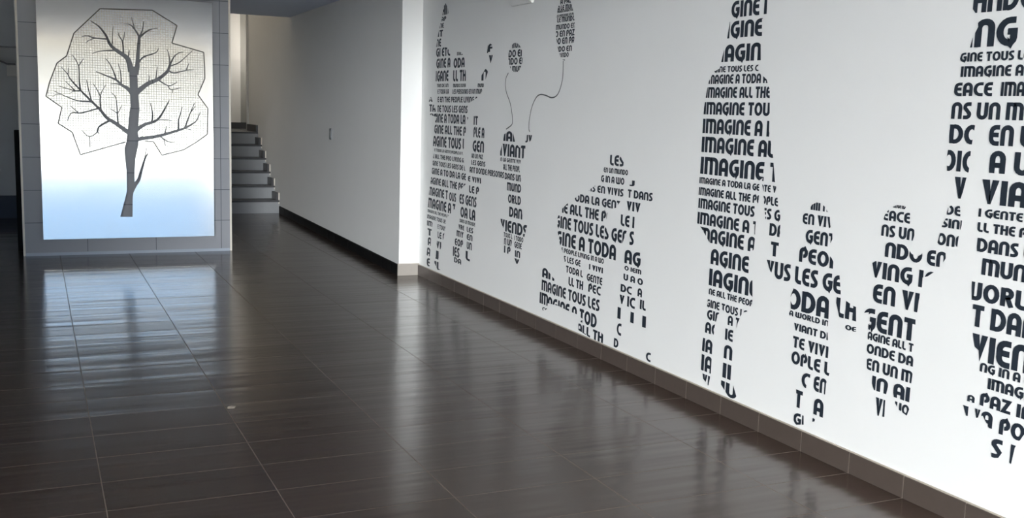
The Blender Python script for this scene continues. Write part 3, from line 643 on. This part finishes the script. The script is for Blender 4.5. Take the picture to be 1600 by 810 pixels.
decal('girl_decal', 'slim silhouette of small navy words holding hands between the cheering figure and the balloon child', 'wall decal', GP, r)
o6, o7 = cropf(760, 190, 7.36), cropf(760, 290, 6.225)
r = o6([('IAI',197,330,222,108),('JV',450,524,240,152),('IVIANT',160,446,392,252),('N LA GENTE VIV',163,396,456,412),('ALL THE PEOPL',196,384,556,488),('DANS UN',213,398,662,588),('MUND',238,398,792,698)])
r += o7([('ORLD',212,335,166,84),('DAN',223,348,302,204),('VIENDS',136,394,432,322),('TOUS L',170,252,497,453),('I TODO',273,358,532,484),('N UN',173,248,572,508),('GENE',273,343,602,543),('I P',173,234,652,583),('IN',278,328,692,628),('V',272,322,755,706)])
BOY = [(786,222),(788,210),(795,204),(802,208),(805,222),(808,226),(812,231),(817,226),(822,217),(824,210),(833,210),(831,218),(826,224),(822,228),(818,248),(815,255),(813,270),(815,285),(815,312),(816,335),(822,345),(824,352),(820,368),(818,380),(815,392),(813,402),(809,413),(803,411),(803,390),(800,380),(797,396),(787,398),(787,365),(788,360),(781,342),(790,338),(795,330),(793,310),(791,295),(787,270),(786,258),(781,252),(781,240)]
decal('balloon_child_decal', 'child silhouette of small navy words standing under the two balloon strings', 'wall decal', GP, r, BOY)
def ell(cx_, cy, rx, ry): return [(cx_+rx*math.cos(i*math.pi/12), cy+ry*math.sin(i*math.pi/12)) for i in range(24)]
GB = 'word balloons on the white wall'
r = cropf(760, 0, 3.68)([('MUNDO',148,222,278,246),('DO EN',128,216,331,290),('NDO EN',122,222,374,336),('N MUND',128,216,416,382)])
decal('balloon_decal', 'smaller oval balloon of navy words, the left one, on a wavy string', 'wall decal', GB, r, ell(805.8, 90, 11.2, 23),
      [[(794.6,114),(791,122),(789.6,133),(792,146),(797,160),(800,176),(801,190),(799,196),(791,202)]])
r = cropf(850, 0, 7.36)([('A PAZ',190,320,52,-10),('A LE MUND',160,365,126,68),('MUNDO DONDE TODA',155,355,152,128),('LES PERSONAS EN PAZ',140,362,204,174),('I LE MUNDO',132,360,266,208),('MUNDO EN',140,360,346,288),('O EN PAZ',130,352,431,360),('DO EN PA',122,350,516,443),('NDO EN',136,320,601,538),('MUNDO',150,285,664,612),('EN',193,240,701,684)])
decal('balloon_decal', 'larger tall balloon of navy words, the right one, at the top of the wall', 'wall decal', GB, r, ell(883.6, 44.5, 14.8, 51),
      [[(880.4,95),(879.6,120),(875.5,138.6),(870,149.5),(862,152.7),(852.4,149),(844,148),(837.4,153.5),(831,168.5),(827.4,187.5),(826.6,201),(828,206)]])

# ------------------------------------------------------------------ small things on the walls and floor
yb0, yb1 = 6.654, 6.335
jb = thing('junction_box', (XW, (yb0+yb1)/2, 2.152), 'pale flush box cover high on the mural wall left of the big balloon', 'wall box')
obj('cover', one((XW-.022, yb1, 2.152), (XW, yb0, 2.37), .004), M_wall, jb)
obj('latch', one((XW-.030, yb1+.005, 2.165), (XW-.021, yb1+.03, 2.3), .003), mat('glossy_white_plastic', (.85, .85, .85), .3), jb)
xs = XR0+(XR1-XR0)*(10.99-8.5)/(YST-8.5)
sw = thing('light_switch', (xs, 10.99, 1.08), 'small grey light switch on the shaded wall past the corner', 'light switch')
bm = one((xs-.012, 10.95, 1.08), (xs+.004, 11.03, 1.2), .003); M_sw = mat('grey_plastic', (.20, .21, .22), .5); obj('plate', bm, M_sw, sw)
obj('rocker', one((xs-.017, 10.97, 1.105), (xs-.011, 11.01, 1.175), .002), M_sw, sw)
p = on(2, 0, 360.5, 637)
bm = bmesh.new(); vs = [bm.verts.new((p.x+a, p.y+c, 0.0)) for a, c in ((-.018,-.016),(.014,-.02),(.026,.012),(.004,.02),(-.012,.012))]
f = bm.faces.new(vs); e = bmesh.ops.extrude_face_region(bm, geom=[f])
for v in e['geom']:
    if isinstance(v, bmesh.types.BMVert): v.co.z += .0025
tag(obj('floor_chip', bm, noisy(mat('pale_chip', (.33, .28, .23), .7), 40, .1), None, (p.x, p.y, 0)), 'tiny pale chip lying on a joint of the dark floor tiles', 'debris')
